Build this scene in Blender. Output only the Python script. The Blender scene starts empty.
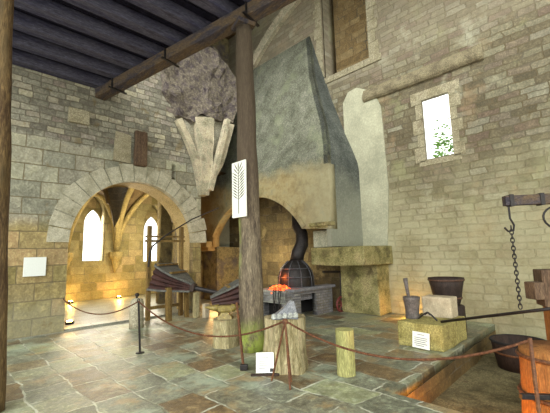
import bpy, bmesh, math, random
from mathutils import Vector, Matrix, noise
random.seed(7)
SC = bpy.context.scene
COL = SC.collection
PI = math.pi
V = Vector

# ------------------------------------------------------------------ materials
def lin(h):
    h = h.lstrip('#')
    out = []
    for i in (0, 2, 4):
        c = int(h[i:i+2], 16) / 255.0
        out.append(c / 12.92 if c <= 0.04045 else ((c + 0.055) / 1.055) ** 2.4)
    return (out[0], out[1], out[2], 1.0)

class NT:
    def __init__(s, name):
        s.m = bpy.data.materials.new(name); s.m.use_nodes = True
        s.t = s.m.node_tree; s.t.nodes.clear()
        s.out = s.n('ShaderNodeOutputMaterial'); s.bsdf = s.n('ShaderNodeBsdfPrincipled')
        s.l(s.bsdf.outputs[0], s.out.inputs[0])
    def n(s, k, **kw):
        x = s.t.nodes.new(k)
        for a, b in kw.items(): setattr(x, a, b)
        return x
    def l(s, a, b): s.t.links.new(a, b)
    def math(s, op, a, b=None, c=None, clamp=False):
        x = s.n('ShaderNodeMath', operation=op); x.use_clamp = clamp
        for i, v in enumerate((a, b, c)):
            if v is None: continue
            if isinstance(v, (int, float)): x.inputs[i].default_value = v
            else: s.l(v, x.inputs[i])
        return x.outputs[0]
    def noise(s, vec, scale, detail=4, rough=0.6):
        x = s.n('ShaderNodeTexNoise'); x.inputs['Scale'].default_value = scale
        x.inputs['Detail'].default_value = detail; x.inputs['Roughness'].default_value = rough
        if vec is not None: s.l(vec, x.inputs['Vector'])
        return x
    def ramp(s, fac, stops, interp='LINEAR'):
        x = s.n('ShaderNodeValToRGB'); cr = x.color_ramp; cr.interpolation = interp
        while len(cr.elements) > 1: cr.elements.remove(cr.elements[-1])
        cr.elements[0].position = stops[0][0]; cr.elements[0].color = stops[0][1] if not isinstance(stops[0][1], str) else lin(stops[0][1])
        for p, c in stops[1:]:
            e = cr.elements.new(p); e.color = lin(c) if isinstance(c, str) else c
        s.l(fac, x.inputs[0]); return x.outputs[0]
    def mask(s, fac, a, b):
        x = s.n('ShaderNodeMapRange'); x.clamp = True; x.interpolation_type = 'SMOOTHSTEP'
        x.inputs[1].default_value = a; x.inputs[2].default_value = b
        s.l(fac, x.inputs[0]); return x.outputs[0]
    def mix(s, fac, a, b, mode='MIX'):
        x = s.n('ShaderNodeMix', data_type='RGBA', blend_type=mode)
        if isinstance(fac, (int, float)): x.inputs[0].default_value = fac
        else: s.l(fac, x.inputs[0])
        for i, v in ((6, a), (7, b)):
            if isinstance(v, str): x.inputs[i].default_value = lin(v)
            elif isinstance(v, tuple): x.inputs[i].default_value = v
            else: s.l(v, x.inputs[i])
        return x.outputs[2]
    def bump(s, h, strength, dist, prev=None):
        x = s.n('ShaderNodeBump'); x.inputs['Strength'].default_value = strength
        x.inputs['Distance'].default_value = dist
        s.l(h, x.inputs['Height'])
        if prev is not None: s.l(prev, x.inputs['Normal'])
        return x.outputs[0]
    def obj(s): return s.n('ShaderNodeTexCoord').outputs['Object']
    def xyz(s, v):
        x = s.n('ShaderNodeSeparateXYZ'); s.l(v, x.inputs[0]); return x.outputs
    def comb(s, a, b, c=0.0):
        x = s.n('ShaderNodeCombineXYZ')
        for i, v in enumerate((a, b, c)):
            if isinstance(v, (int, float)): x.inputs[i].default_value = v
            else: s.l(v, x.inputs[i])
        return x.outputs[0]
    def wall_uv(s):
        """u runs along the face, v up; horizontal faces use x,y"""
        o = s.obj(); X = s.xyz(o)
        g = s.n('ShaderNodeTexCoord').outputs['Normal']; N = s.xyz(g)
        ax, ay, az = (s.math('ABSOLUTE', N[i]) for i in range(3))
        useY = s.math('GREATER_THAN', ax, ay)
        flat = s.math('GREATER_THAN', az, 0.8)
        u = s.math('ADD', s.math('MULTIPLY', X[1], useY), s.math('MULTIPLY', X[0], s.math('SUBTRACT', 1.0, useY)))
        u = s.math('ADD', s.math('MULTIPLY', u, s.math('SUBTRACT', 1.0, flat)), s.math('MULTIPLY', X[0], flat))
        v = s.math('ADD', s.math('MULTIPLY', X[2], s.math('SUBTRACT', 1.0, flat)), s.math('MULTIPLY', X[1], flat))
        return o, u, v

def jitter_uv(k, o, u, v, amt_u, amt_v, scale=1.6):
    nz = k.noise(o, scale, 3); c = k.n('ShaderNodeSeparateColor'); k.l(nz.outputs['Color'], c.inputs[0])
    u2 = k.math('ADD', u, k.math('MULTIPLY', k.math('SUBTRACT', c.outputs[0], 0.5), amt_u))
    v2 = k.math('ADD', v, k.math('MULTIPLY', k.math('SUBTRACT', c.outputs[1], 0.5), amt_v))
    return u2, v2

def bricks(k, u, v, bw, bh, mortar, smooth=0.25, offset=0.5, squash=1.0, freq=2):
    b = k.n('ShaderNodeTexBrick'); b.offset = offset; b.squash = squash; b.squash_frequency = freq; b.offset_frequency = 2
    b.inputs['Color1'].default_value = (0, 0, 0, 1); b.inputs['Color2'].default_value = (1, 1, 1, 1)
    b.inputs['Mortar'].default_value = (.5, .5, .5, 1)
    b.inputs['Scale'].default_value = 1.0; b.inputs['Mortar Size'].default_value = mortar
    b.inputs['Mortar Smooth'].default_value = smooth; b.inputs['Bias'].default_value = 0.0
    b.inputs['Brick Width'].default_value = bw; b.inputs['Row Height'].default_value = bh
    k.l(k.comb(u, v), b.inputs['Vector'])
    return b

def masonry(name, bw, bh, cols, mortar='8f866c', msize=.012, stains=(), bump=.7, rough=.85, jit=(.16, .07), squash=.8, extra=None):
    k = NT(name); o, u, v = k.wall_uv()
    # uneven course heights: the courses are stretched and squeezed up the wall
    vw = k.noise(k.comb(0.0, 0.0, v), 1.7, 1).outputs[0]
    v1 = k.math('ADD', v, k.math('MULTIPLY', k.math('SUBTRACT', vw, .5), bh * 1.6))
    u1, v1 = jitter_uv(k, o, u, v1, jit[0], jit[1])
    u1, v1 = jitter_uv(k, o, u1, v1, jit[0]*.35, jit[1]*.5, 7.0)
    b = bricks(k, u1, v1, bw, bh, msize, squash=squash, freq=3)
    st = [(i / max(1, len(cols) - 1), c) for i, c in enumerate(cols)]
    c = k.ramp(b.outputs['Color'], st)
    fine = k.noise(o, 26, 6, .7).outputs[0]; med = k.noise(o, 5.5, 5, .65).outputs[0]
    c = k.mix(.75, c, k.ramp(fine, [(.2, '4a4a4a'), (.5, '808080'), (.8, 'c4c4c4')]), 'OVERLAY')
    c = k.mix(.55, c, k.ramp(med, [(.25, '4c4a48'), (.5, '808080'), (.75, 'b4b4b0')]), 'OVERLAY')
    mvar = k.mix(k.mask(k.noise(o, 2.2, 3).outputs[0], .45, .62), mortar, '5d5646')
    c = k.mix(b.outputs['Fac'], c, mvar)
    for i, (col, scale, a, bb, amt) in enumerate(stains):
        mp = k.n('ShaderNodeMapping'); mp.inputs['Location'].default_value = (i*7.3+1, i*3.1, i*5.7); k.l(o, mp.inputs['Vector'])
        f = k.mask(k.noise(mp.outputs[0], scale, 5, .65).outputs[0], a, bb)
        c = k.mix(k.math('MULTIPLY', f, amt), c, col)
    if extra: c = extra(k, o, c)
    k.l(c, k.bsdf.inputs['Base Color'])
    k.bsdf.inputs['Roughness'].default_value = rough
    k.bsdf.inputs['Specular IOR Level'].default_value = .25
    h = k.math('SUBTRACT', k.math('MULTIPLY', fine, .35), k.math('MULTIPLY', b.outputs['Fac'], .9))
    h = k.math('ADD', h, k.math('MULTIPLY', med, .8))
    k.l(k.bump(h, bump, .03), k.bsdf.inputs['Normal'])
    return k.m

def band(k, o, z0, z1, wob=.5, axis=2):
    """1 above z1, 0 below z0 with a wandering edge: where one kind of stonework gives way to another"""
    X = k.xyz(o)
    zz = k.math('ADD', X[axis], k.math('MULTIPLY', k.math('SUBTRACT', k.noise(o, 1.3, 4).outputs[0], .5), wob))
    return k.mask(zz, z0, z1)

def surface(name, cols, scale=6, detail=5, rough=.7, bump=.3, dist=.02, spec=.3, metal=0.0, stretch=(1, 1, 1), extra=None, fine=40, grain=.7):
    k = NT(name); o = k.obj()
    mp = k.n('ShaderNodeMapping'); mp.inputs['Scale'].default_value = stretch; k.l(o, mp.inputs['Vector'])
    a = k.noise(mp.outputs[0], scale, detail, .65).outputs[0]
    f = k.noise(mp.outputs[0], fine, 4, .7).outputs[0]
    n = len(cols); c = k.ramp(a, [(.28 + .44 * i / max(1, n - 1), x) for i, x in enumerate(cols)])
    c = k.mix(grain, c, k.ramp(f, [(.28, '383838'), (.5, '808080'), (.72, 'cccccc')]), 'OVERLAY')
    if extra: c = extra(k, o, c)
    k.l(c, k.bsdf.inputs['Base Color'])
    k.bsdf.inputs['Roughness'].default_value = rough; k.bsdf.inputs['Metallic'].default_value = metal
    k.bsdf.inputs['Specular IOR Level'].default_value = spec
    if bump: k.l(k.bump(k.math('ADD', a, k.math('MULTIPLY', f, .4)), bump, dist), k.bsdf.inputs['Normal'])
    return k.m

def flat(name, col, rough=.6, metal=0.0, emit=None, est=0.0):
    k = NT(name); o = k.obj()
    f = k.noise(o, 60, 3).outputs[0]
    c = k.mix(.25, col, k.ramp(f, [(.3, '606060'), (.7, 'a0a0a0')]), 'OVERLAY')
    k.l(c, k.bsdf.inputs['Base Color'])
    k.bsdf.inputs['Roughness'].default_value = rough; k.bsdf.inputs['Metallic'].default_value = metal
    if emit:
        k.bsdf.inputs['Emission Color'].default_value = lin(emit); k.bsdf.inputs['Emission Strength'].default_value = est
    return k.m

M = {}
# left wall: rubble above, pale ashlar round the arch, yellow worn blocks below
def mat_left():
    k = NT('left_wall_stone'); o, u, v = k.wall_uv()
    hi = band(k, o, 4.25, 4.45, .25); lo = band(k, o, 2.2, 2.7, .5)
    vw = k.noise(k.comb(0.0, 0.0, v), 1.7, 1).outputs[0]
    vv = k.math('ADD', v, k.math('MULTIPLY', k.math('SUBTRACT', vw, .5), .14))
    ur, vr = jitter_uv(k, o, u, vv, .2, .1); ur, vr = jitter_uv(k, o, ur, vr, .07, .05, 8)
    small = bricks(k, ur, vr, .34, .145, .012, squash=.75, freq=3)
    ua, va = jitter_uv(k, o, u, v, .05, .03)
    big = bricks(k, ua, va, .66, .37, .011, squash=1.0)
    cs = k.ramp(small.outputs['Color'], [(0, '948e7d'), (.3, 'aea994'), (.6, 'bdb8a2'), (.85, 'cbc7b3'), (1, '9d8d80')])
    cb = k.ramp(big.outputs['Color'], [(0, '9f9d86'), (.35, 'bbb9a2'), (.7, 'cbcab6'), (1, 'b0a98e')])
    cl = k.ramp(big.outputs['Color'], [(0, 'a3935c'), (.4, 'bdad74'), (.75, 'cabb86'), (1, 'a89060')])
    c = k.mix(lo, cl, cb); c = k.mix(hi, c, cs)
    fac = k.math('ADD', k.math('MULTIPLY', small.outputs['Fac'], hi), k.math('MULTIPLY', big.outputs['Fac'], k.math('SUBTRACT', 1.0, hi)))
    fine = k.noise(o, 24, 6, .7).outputs[0]; med = k.noise(o, 4.5, 5, .65).outputs[0]
    c = k.mix(.7, c, k.ramp(fine, [(.2, '484848'), (.5, '808080'), (.8, 'c4c4c4')]), 'OVERLAY')
    c = k.mix(.6, c, k.ramp(med, [(.25, '484644'), (.5, '808080'), (.75, 'b8b8b2')]), 'OVERLAY')
    c = k.mix(k.math('MULTIPLY', fac, .85), c, k.mix(hi, '655a42', '5f584a'))
    base = k.math('SUBTRACT', 1.0, band(k, o, .35, .95, .7))
    c = k.mix(k.math('MULTIPLY', base, .35), c, '8f8f7c')
    st = k.mask(k.noise(o, 2.6, 5, .7).outputs[0], .58, .68); c = k.mix(k.math('MULTIPLY', st, .6), c, '6b5c3c')
    mp = k.n('ShaderNodeMapping'); mp.inputs['Location'].default_value = (9, 4, 2); k.l(o, mp.inputs['Vector'])
    st2 = k.mask(k.noise(mp.outputs[0], 1.7, 5, .7).outputs[0], .6, .7); c = k.mix(k.math('MULTIPLY', st2, .45), c, '5c5648')
    k.l(c, k.bsdf.inputs['Base Color']); k.bsdf.inputs['Roughness'].default_value = .88
    k.bsdf.inputs['Specular IOR Level'].default_value = .2
    h = k.math('ADD', k.math('SUBTRACT', k.math('MULTIPLY', fine, .35), k.math('MULTIPLY', fac, .9)), k.math('MULTIPLY', med, .8))
    k.l(k.bump(h, 1.0, .045), k.bsdf.inputs['Normal'])
    return k.m
M['left'] = mat_left()

def right_extra(k, o, c):
    # lower courses are tinted yellow-green; a broad pinkish weathered zone above
    lo = k.math('SUBTRACT', 1.0, band(k, o, 1.0, 4.6, 2.0))
    c = k.mix(k.math('MULTIPLY', lo, .45), c, 'a39c74')
    lw = k.math('MULTIPLY', lo, k.mask(k.noise(o, .8, 6, .7).outputs[0], .38, .62))
    c = k.mix(k.math('MULTIPLY', lw, .6), c, 'a19e80')
    up = band(k, o, 6.2, 7.2, 1.0)
    return k.mix(k.math('MULTIPLY', up, .35), c, '948a74')
M['right'] = masonry('right_wall_stone', .44, .155, ['7b7158', '8c8064', '9c9274', 'a8a184', '8e7a66', 'b1ac92'], mortar='5b513b', bump=1.0, jit=(.22, .09),
    stains=(('857055', 1.1, .56, .68, .55), ('a8a890', .9, .58, .7, .45), ('7f8058', .7, .55, .7, .5), ('54482f', 3.2, .62, .7, .65)), msize=.013, extra=right_extra)
M['rubble'] = masonry('corner_rubble', .38, .16, ['5d5658', '736c68', '857d6c', '958c76'], mortar='4a4340', stains=(('544b54', 1.4, .5, .65, .6),), bump=1.0)
M['rubblemass'] = surface('broken_vault_rubble', ['483f42', '6a605c', '837968', '584e50', '8d8472'], 3, 8, .9, 1.0, .08, .15, fine=18)
M['ledge'] = surface('weathered_ledge_stone', ['655b47', '81765c', '988d6e', '776b58'], 3, bump=.8, rough=.9, dist=.04)
M['dress'] = surface('worn_dressed_stone', ['857b60', '9d9375', 'aea588', '8c7f66'], 3, bump=.7, rough=.88, dist=.04)
M['corridor'] = masonry('corridor_stone', .6, .33, ['a2945f', 'b5a773', 'c4b683', '988a57'], mortar='7e7048', stains=(('6e6136', 1.6, .55, .68, .6),), jit=(.08, .04))
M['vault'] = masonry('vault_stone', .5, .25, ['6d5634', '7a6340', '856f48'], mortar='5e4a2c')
M['nicheback'] = masonry('niche_stone', .5, .25, ['9c8256', 'b09566', 'bca374'], mortar='7a6440', bump=1.0)
M['arch'] = surface('arch_stone', ['857f6a', 'a39d86', 'b5b09b', '938a70'], 2.5, bump=.5, rough=.85, dist=.03)
M['soffit'] = surface('soffit_stone_lit', ['a8905a', 'bba56e', 'c4b07e'], 2.5, bump=.4, rough=.85)
M['rib'] = surface('rib_stone', ['a1997c', 'c0b99c', 'd0cab2'], 3, bump=.4, rough=.85, extra=lambda k, o, c: k.mix(k.math('MULTIPLY', k.mask(k.noise(o, 5, 4).outputs[0], .58, .66), .6), c, '6b6250'))
M['ribwarm'] = surface('corridor_rib_stone', ['7d6c40', '9b8955', 'ac9a64'], 3, bump=.4, rough=.85)
M['voussoir'] = surface('voussoir_stone', ['7f7a62', '9d9880', 'b3ae97', '8e866c'], 3.2, grain=.45, bump=.5, rough=.85, dist=.03)

# fireplace hood: grey lime plaster, tan low down; ochre at the left end is painted warm light
def hood_extra(k, o, c):
    X = k.xyz(o)
    low = k.math('SUBTRACT', 1.0, band(k, o, 3.65, 4.25, 1.1))
    mot = k.ramp(k.noise(o, 2.4, 7, .7).outputs[0], [(.3, '665639'), (.44, '8d7b52'), (.56, 'a2946b'), (.68, '828068')])
    c = k.mix(k.math('MULTIPLY', low, .82), c, mot)
    left = k.mask(k.math('ADD', X[1], k.math('MULTIPLY', k.noise(o, 1.1, 3).outputs[0], 1.5)), 2.2, 3.6)
    c = k.mix(k.math('MULTIPLY', k.math('MULTIPLY', left, low), .6), c, 'a5804a')
    rgt = k.math('SUBTRACT', 1.0, k.mask(k.math('ADD', X[1], k.math('MULTIPLY', k.noise(o, 1.4, 5).outputs[0], 1.6)), -2.0, -.4))
    c = k.mix(k.math('MULTIPLY', k.math('MULTIPLY', rgt, low), .55), c, '8f8d74')
    grn = k.mask(k.noise(o, .9, 4).outputs[0], .52, .66)
    c = k.mix(k.math('MULTIPLY', grn, .35), c, '7f8466')
    soot = k.mask(k.noise(o, 1.9, 5, .7).outputs[0], .58, .7)
    return k.mix(k.math('MULTIPLY', soot, .4), c, '5e5c58')
M['hood'] = surface('hood_plaster', ['5e5f50', '7a7b69', '929180'], 2.2, 8, .9, .9, .05, .15, extra=hood_extra, fine=22)
M['hoodside'] = surface('hood_plaster_shaded', ['4c4f4a', '62665f', '787a70'], 2.2, 8, .9, .9, .05, .15, fine=22,  # darker copy of the hood plaster: shade of the sides put into the colour
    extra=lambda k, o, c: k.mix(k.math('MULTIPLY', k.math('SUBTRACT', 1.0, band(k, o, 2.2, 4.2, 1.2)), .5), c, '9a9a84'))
M['panel'] = surface('panel_plaster', ['8f8f79', 'a7a58c', 'b6b499'], 1.3, 5, .9, .3, .02, .15, fine=22, grain=.3)
M['pier'] = surface('pier_stone', ['565030', '7c754a', '9d9562', 'b0a272', '80764e'], 2.8, 8, .9, 1.0, .06, .2, extra=lambda k, o, c: k.mix(k.math('MULTIPLY', k.mask(k.noise(o, 3.3, 4).outputs[0], .58, .68), .7), c, '564c34'))
M['fireback'] = masonry('fireback_stone', .55, .27, ['645a3c', '7c7150', '93865c', '6f6040'], mortar='4a4029', stains=(('39322a', .8, .5, .66, .7), ('a0946a', 1.3, .58, .7, .5)), bump=1.0)
M['soot'] = surface('sooty_stone', ['4b4233', '6f6448', '98895e', '7e7050', '524a3c'], 2.6, 8, .9, .9, .06, .2, extra=lambda k, o, c: k.mix(k.math('MULTIPLY', k.mask(k.noise(o, 1.2, 5).outputs[0], .48, .62), .65), c, '454048'))
M['pale'] = surface('pale_plaster', ['9c9a80', 'b9b69c', 'c8c6b0'], 4, 5, .9, .3, .02, .2)

def floor_mat():
    k = NT('floor_slabs'); o = k.obj(); X = k.xyz(o)
    u, v = jitter_uv(k, o, X[0], X[1], .22, .22, 1.1); u, v = jitter_uv(k, o, u, v, .05, .05, 6)
    u, v = jitter_uv(k, o, u, v, .03, .03, 18)
    b = bricks(k, v, u, .74, .47, .014, smooth=.4, squash=.7, freq=2)
    c = k.ramp(b.outputs['Color'], [(0, '8b8e74'), (.2, 'a6a98f'), (.45, 'c6c8ae'), (.65, 'b3af92'), (.8, 'bba67c'), (.9, 'a28660'), (1, '908062')])
    fine = k.noise(o, 17, 8, .8).outputs[0]; med = k.noise(o, 3.6, 8, .75).outputs[0]
    c = k.mix(.95, c, k.ramp(fine, [(.25, '3c3c3a'), (.5, '808080'), (.75, 'd0d2cc')]), 'OVERLAY')
    c = k.mix(.8, c, k.ramp(med, [(.28, '4a4a48'), (.5, '868686'), (.72, 'c8ccc2')]), 'OVERLAY')
    st = k.mask(k.noise(o, 1.5, 5, .7).outputs[0], .52, .64); c = k.mix(k.math('MULTIPLY', st, .6), c, '8f784f')
    mp = k.n('ShaderNodeMapping'); mp.inputs['Location'].default_value = (5, 8, 1); k.l(o, mp.inputs['Vector'])
    gn = k.mask(k.noise(mp.outputs[0], 1.2, 5, .7).outputs[0], .52, .66); c = k.mix(k.math('MULTIPLY', gn, .45), c, '9cab94')
    c = k.mix(k.math('MULTIPLY', b.outputs['Fac'], .6), c, k.mix(k.mask(k.noise(o, 2.0, 3).outputs[0], .45, .55), 'b4b5a4', '55554a'))
    k.l(c, k.bsdf.inputs['Base Color'])
    r = k.n('ShaderNodeMapRange'); r.inputs[1].default_value = .3; r.inputs[2].default_value = .7; r.inputs[3].default_value = .3; r.inputs[4].default_value = .62
    k.l(med, r.inputs[0]); k.l(r.outputs[0], k.bsdf.inputs['Roughness'])
    k.bsdf.inputs['Specular IOR Level'].default_value = .5
    h = k.math('ADD', k.math('SUBTRACT', k.math('MULTIPLY', fine, .3), k.math('MULTIPLY', b.outputs['Fac'], .8)), k.math('MULTIPLY', med, .9))
    k.l(k.bump(h, .55, .03), k.bsdf.inputs['Normal'])
    return k.m
M['floor'] = floor_mat()
M['corrfloor'] = surface('corridor_paving', ['78776a', '92917f', 'a6a694'], 2, 5, .45, .3, .02, .4)
M['pitwall'] = masonry('pit_wall_stone', .5, .24, ['6d5a34', '836c40', '96804e'], mortar='56472a', stains=(('3d3322', 2, .5, .65, .7),))
M['pitfloor'] = surface('pit_earth', ['50482f', '6c6345', '857b58', '6a5840'], 4, 6, .9, .8, .03, .2)
def moss(k, o, c):
    X = k.xyz(o)
    # green algae grow on the left side and the foot of the post
    f = k.math('SUBTRACT', 1.0, band(k, o, .1, .6, .7))
    s = k.math('MULTIPLY', k.math('MULTIPLY', k.mask(k.math('SUBTRACT', X[1], X[0]), .1, .28), k.math('SUBTRACT', 1.0, band(k, o, 2.1, 2.6, .6))), k.math('MULTIPLY', band(k, o, 1.0, 1.6, .6), .7))
    g = k.math('MAXIMUM', f, s)
    g = k.math('MULTIPLY', g, k.mask(k.noise(o, 5, 5, .7).outputs[0], .32, .56))
    up = band(k, o, 1.8, 3.4, 1.0)
    c = k.mix(k.math('MULTIPLY', up, .8), c, '453a2e')
    return k.mix(k.math('MULTIPLY', g, .8), c, '8a9a3c')
M['post'] = surface('old_post_wood', ['473d31', '655949', '82755f', '584c3d'], 5, 6, .85, .7, .03, .2, stretch=(1.6, 1.6, .25), extra=moss)
M['darkpost'] = surface('brown_post_wood', ['3d2e20', '5a4630', '77613f', '4b4230'], 5, 6, .85, .7, .03, .2, stretch=(1.6, 1.6, .25))
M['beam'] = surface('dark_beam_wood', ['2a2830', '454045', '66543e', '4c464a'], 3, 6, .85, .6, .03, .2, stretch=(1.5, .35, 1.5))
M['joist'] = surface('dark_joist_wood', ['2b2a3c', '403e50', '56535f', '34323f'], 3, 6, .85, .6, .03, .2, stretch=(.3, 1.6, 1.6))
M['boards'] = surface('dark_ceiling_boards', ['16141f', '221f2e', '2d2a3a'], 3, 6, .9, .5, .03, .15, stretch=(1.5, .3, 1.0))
M['stump'] = surface('pale_stump_wood', ['7e7350', '9c9168', 'b5aa80', '8a7a58'], 4, 6, .85, .8, .03, .2, stretch=(2.2, 2.2, .35),
    extra=lambda k, o, c: k.mix(k.math('MULTIPLY', k.mask(k.noise(o, 4, 4).outputs[0], .55, .66), .55), c, '6a5338'))
M['stumpbig'] = surface('split_stump_wood', ['5b4a30', '8c8058', 'b3a67c', 'c6bc92', '8f7f58'], 4, 8, .85, 1.0, .05, .2, stretch=(3.2, 3.2, .3),
    extra=lambda k, o, c: k.mix(k.math('MULTIPLY', k.mask(k.noise(o, 6, 5).outputs[0], .56, .66), .5), c, '5a4830'))
M['stumpg'] = surface('yellow_log_wood', ['8d8a55', 'a7a468', 'b9b47a'], 4, 6, .85, .6, .03, .2, stretch=(2.2, 2.2, .35))
M['bigstump'] = surface('brown_block_wood', ['7a4a22', '96602e', 'a8713a', '63391c'], 4, 6, .8, .6, .03, .25, stretch=(2.2, 2.2, .3))
M['framewood'] = surface('frame_wood', ['5a4524', '7a6234', '8e7642'], 6, 5, .8, .4, .02, .25, stretch=(1.6, 1.6, .4))
M['greyboard'] = surface('grey_bellows_boards', ['4a4a46', '64645d', '78776d'], 5, 5, .8, .4, .02, .25, stretch=(.5, 2, 2))
M['leather'] = surface('dark_leather', ['2c1a17', '432822', '55352b'], 7, 5, .6, .5, .02, .4)
M['iron'] = surface('dark_iron', ['1d1a1a', '2c2725', '3b322c'], 14, 5, .55, .4, .01, .5, metal=.5)
M['strap'] = surface('dull_iron_straps', ['3c3c40', '545458', '66666a'], 14, 5, .5, .3, .01, .5, metal=.4)
M['rust'] = surface('rusty_iron', ['4b2c1b', '6b4327', '80552f'], 14, 5, .7, .4, .01, .4, metal=.2)
M['rope'] = surface('brown_rope', ['4a2a1c', '63402b', '74513a'], 30, 4, .9, .6, .01, .15)
M['anvil'] = surface('anvil_metal', ['6d5a22', '8c7a38', 'a08e4c'], 8, 5, .55, .3, .01, .5, metal=.15)
M['greyiron'] = surface('grey_forged_iron', ['5c5e62', '7b7d80', '929494'], 18, 5, .5, .4, .01, .5, metal=.2)
M['paleiron'] = surface('pale_forged_leaf', ['7c7f78', '9c9f96', 'b4b7ac'], 18, 5, .5, .4, .01, .4)
M['whitebrick'] = masonry('pale_brick', .23, .072, ['a6a69e', 'babab2', 'cbcbc2', 'aeaaa2'], mortar='77756e', msize=.008, jit=(.01, .006), squash=1)
M['greybrick'] = masonry('grey_brick', .23, .068, ['8a898a', 'a09f9e', 'b2b1ac'], mortar='56545a', msize=.008, jit=(.01, .006), squash=1)
M['slab'] = surface('hearth_slab', ['68686c', '808084', '929292'], 6, 5, .8, .4, .02, .3)
M['black'] = flat('matte_black', '14110f', .95)
M['red'] = surface('dull_red_paint', ['5a1f1c', '73302a', '84403a'], 12, 4, .6, .2, .01, .4)
M['white'] = flat('white_board', 'dcdcd2', .5)
M['notice'] = flat('pale_notice', 'c9ccc6', .5)
M['ink'] = flat('grey_lettering', '77777a', .7)
M['darkink'] = flat('black_mark', '1c1b1d', .7)
M['leafink'] = flat('dark_leaf_paint', '4c4a34', .7)
M['yellowstone'] = surface('yellow_block_stone', ['7b713e', '9a8f54', 'b0a566', '6a5c38'], 4, 6, .9, .7, .03, .2)
M['palestone'] = surface('pale_block_stone', ['988a70', 'b3a68a', 'c0b398'], 4, 6, .9, .5, .03, .2, grain=.35)
M['bollard'] = surface('bollard_stone', ['8f886f', 'ada68c', 'bdb69c'], 4, 6, .9, .5, .03, .2)
M['tub'] = surface('dark_tub_wood', ['241a15', '35271f', '45352b'], 6, 5, .7, .5, .02, .3, stretch=(2, 2, .4))
M['tubrim'] = surface('worn_tub_rim', ['4a3428', '5f4434', '6f5442'], 8, 5, .7, .5, .02, .3)
M['pot'] = surface('grey_mortar_metal', ['4b4440', '625a54', '746b62'], 8, 5, .6, .4, .02, .4)
M['stub'] = surface('brown_stub_wood', ['47382b', '65503d', '78624b'], 5, 6, .85, .6, .03, .2, stretch=(2, 2, .3))
M['lens'] = flat('warm_lamp_lens', 'ffd890', .3, emit='ffc860', est=45)
M['lenspit'] = flat('amber_lamp_lens', 'ffa840', .3, emit='ff9a20', est=6)
M['leaf'] = surface('green_leaf', ['4f7a2c', '74a545', '94c060'], 3, 3, .6, 0)
def coal_mat():
    k = NT('glowing_coal'); o = k.obj(); f = k.noise(o, 14, 4, .7).outputs[0]
    k.l(k.ramp(f, [(.3, '1c100c'), (.6, '70240c')]), k.bsdf.inputs['Base Color'])
    k.l(k.ramp(f, [(.34, '300400'), (.48, 'e03a10'), (.62, 'ff6a28'), (.75, 'ffb060')]), k.bsdf.inputs['Emission Color'])
    k.bsdf.inputs['Emission Strength'].default_value = 2.2
    return k.m
M['coal'] = coal_mat()

# ------------------------------------------------------------------ mesh helpers
def link(name, bm, mat, origin=(0, 0, 0), parent=None, smooth=False):
    me = bpy.data.meshes.new(name)
    bmesh.ops.translate(bm, verts=bm.verts, vec=-V(origin))
    bm.normal_update(); bm.to_mesh(me); bm.free()
    if smooth:
        for p in me.polygons: p.use_smooth = True
    me.materials.append(M[mat])
    o = bpy.data.objects.new(name, me); COL.objects.link(o); o.location = origin
    if parent is not None:
        o.parent = parent; o.location = V(origin) - world_loc(parent)
    return o
def world_loc(o):
    p = V(o.location)
    while o.parent: o = o.parent; p += V(o.location)
    return p
def tag(o, label, cat, group=None, kind=None):
    o['label'] = label; o['category'] = cat
    if group: o['group'] = group
    if kind: o['kind'] = kind
    return o
def thing(name, loc, label, cat, group=None):
    o = bpy.data.objects.new(name, None); COL.objects.link(o); o.location = loc; o.empty_display_size = .1
    return tag(o, label, cat, group)
def part(name, bm, mat, parent, smooth=False, origin=None):
    return link(name, bm, mat, world_loc(parent) if origin is None else origin, parent, smooth)
def solo(name, bm, mat, label, cat, group=None, smooth=False):
    bm.verts.ensure_lookup_table()
    xs = [v.co for v in bm.verts]
    c = V(((min(p.x for p in xs) + max(p.x for p in xs)) / 2, (min(p.y for p in xs) + max(p.y for p in xs)) / 2, min(p.z for p in xs)))
    return tag(link(name, bm, mat, c, None, smooth), label, cat, group)
def struct(name, bm, mat, smooth=False):
    o = link(name, bm, mat, (0, 0, 0), None, smooth); o['kind'] = 'structure'; return o
def copy_tree(o, parent=None):
    c = o.copy(); COL.objects.link(c); c.parent = parent
    for ch in list(o.children): copy_tree(ch, c)
    return c
B = bmesh.new
def box(bm, c, s, rz=0.0, bev=0.0, M4=None):
    """box centred at c with full sizes s"""
    m = Matrix.Translation(c) @ (Matrix.Rotation(rz, 4, 'Z') if M4 is None else M4) @ Matrix.Diagonal((s[0], s[1], s[2], 1))
    r = bmesh.ops.create_cube(bm, size=1, matrix=m)
    if bev:
        es = {e for v in r['verts'] for e in v.link_edges}
        bmesh.ops.bevel(bm, geom=list(es), offset=bev, segments=2, affect='EDGES', profile=.6)
    return bm
def b3(x0, x1, y0, y1, z0, z1, bev=0.0):
    return box(B(), ((x0+x1)/2, (y0+y1)/2, (z0+z1)/2), (x1-x0, y1-y0, z1-z0), bev=bev)
def frame_of(d):
    d = V(d).normalized(); a = V((0, 0, 1)) if abs(d.z) < .9 else V((1, 0, 0))
    x = a.cross(d).normalized(); return x, d.cross(x)
def bar(bm, p0, p1, w, h, bev=.0):
    """rectangular bar from p0 to p1: w sideways, h upward"""
    p0, p1 = V(p0), V(p1); d = p1 - p0; L = d.length; d.normalize()
    up = V((0, 0, 1)) if abs(d.z) < .95 else V((0, 1, 0))
    x = up.cross(d).normalized(); y = d.cross(x)
    m = Matrix((x, y, d)).transposed().to_4x4()
    return box(bm, (p0 + p1) / 2, (w, h, L), bev=bev, M4=m)
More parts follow.
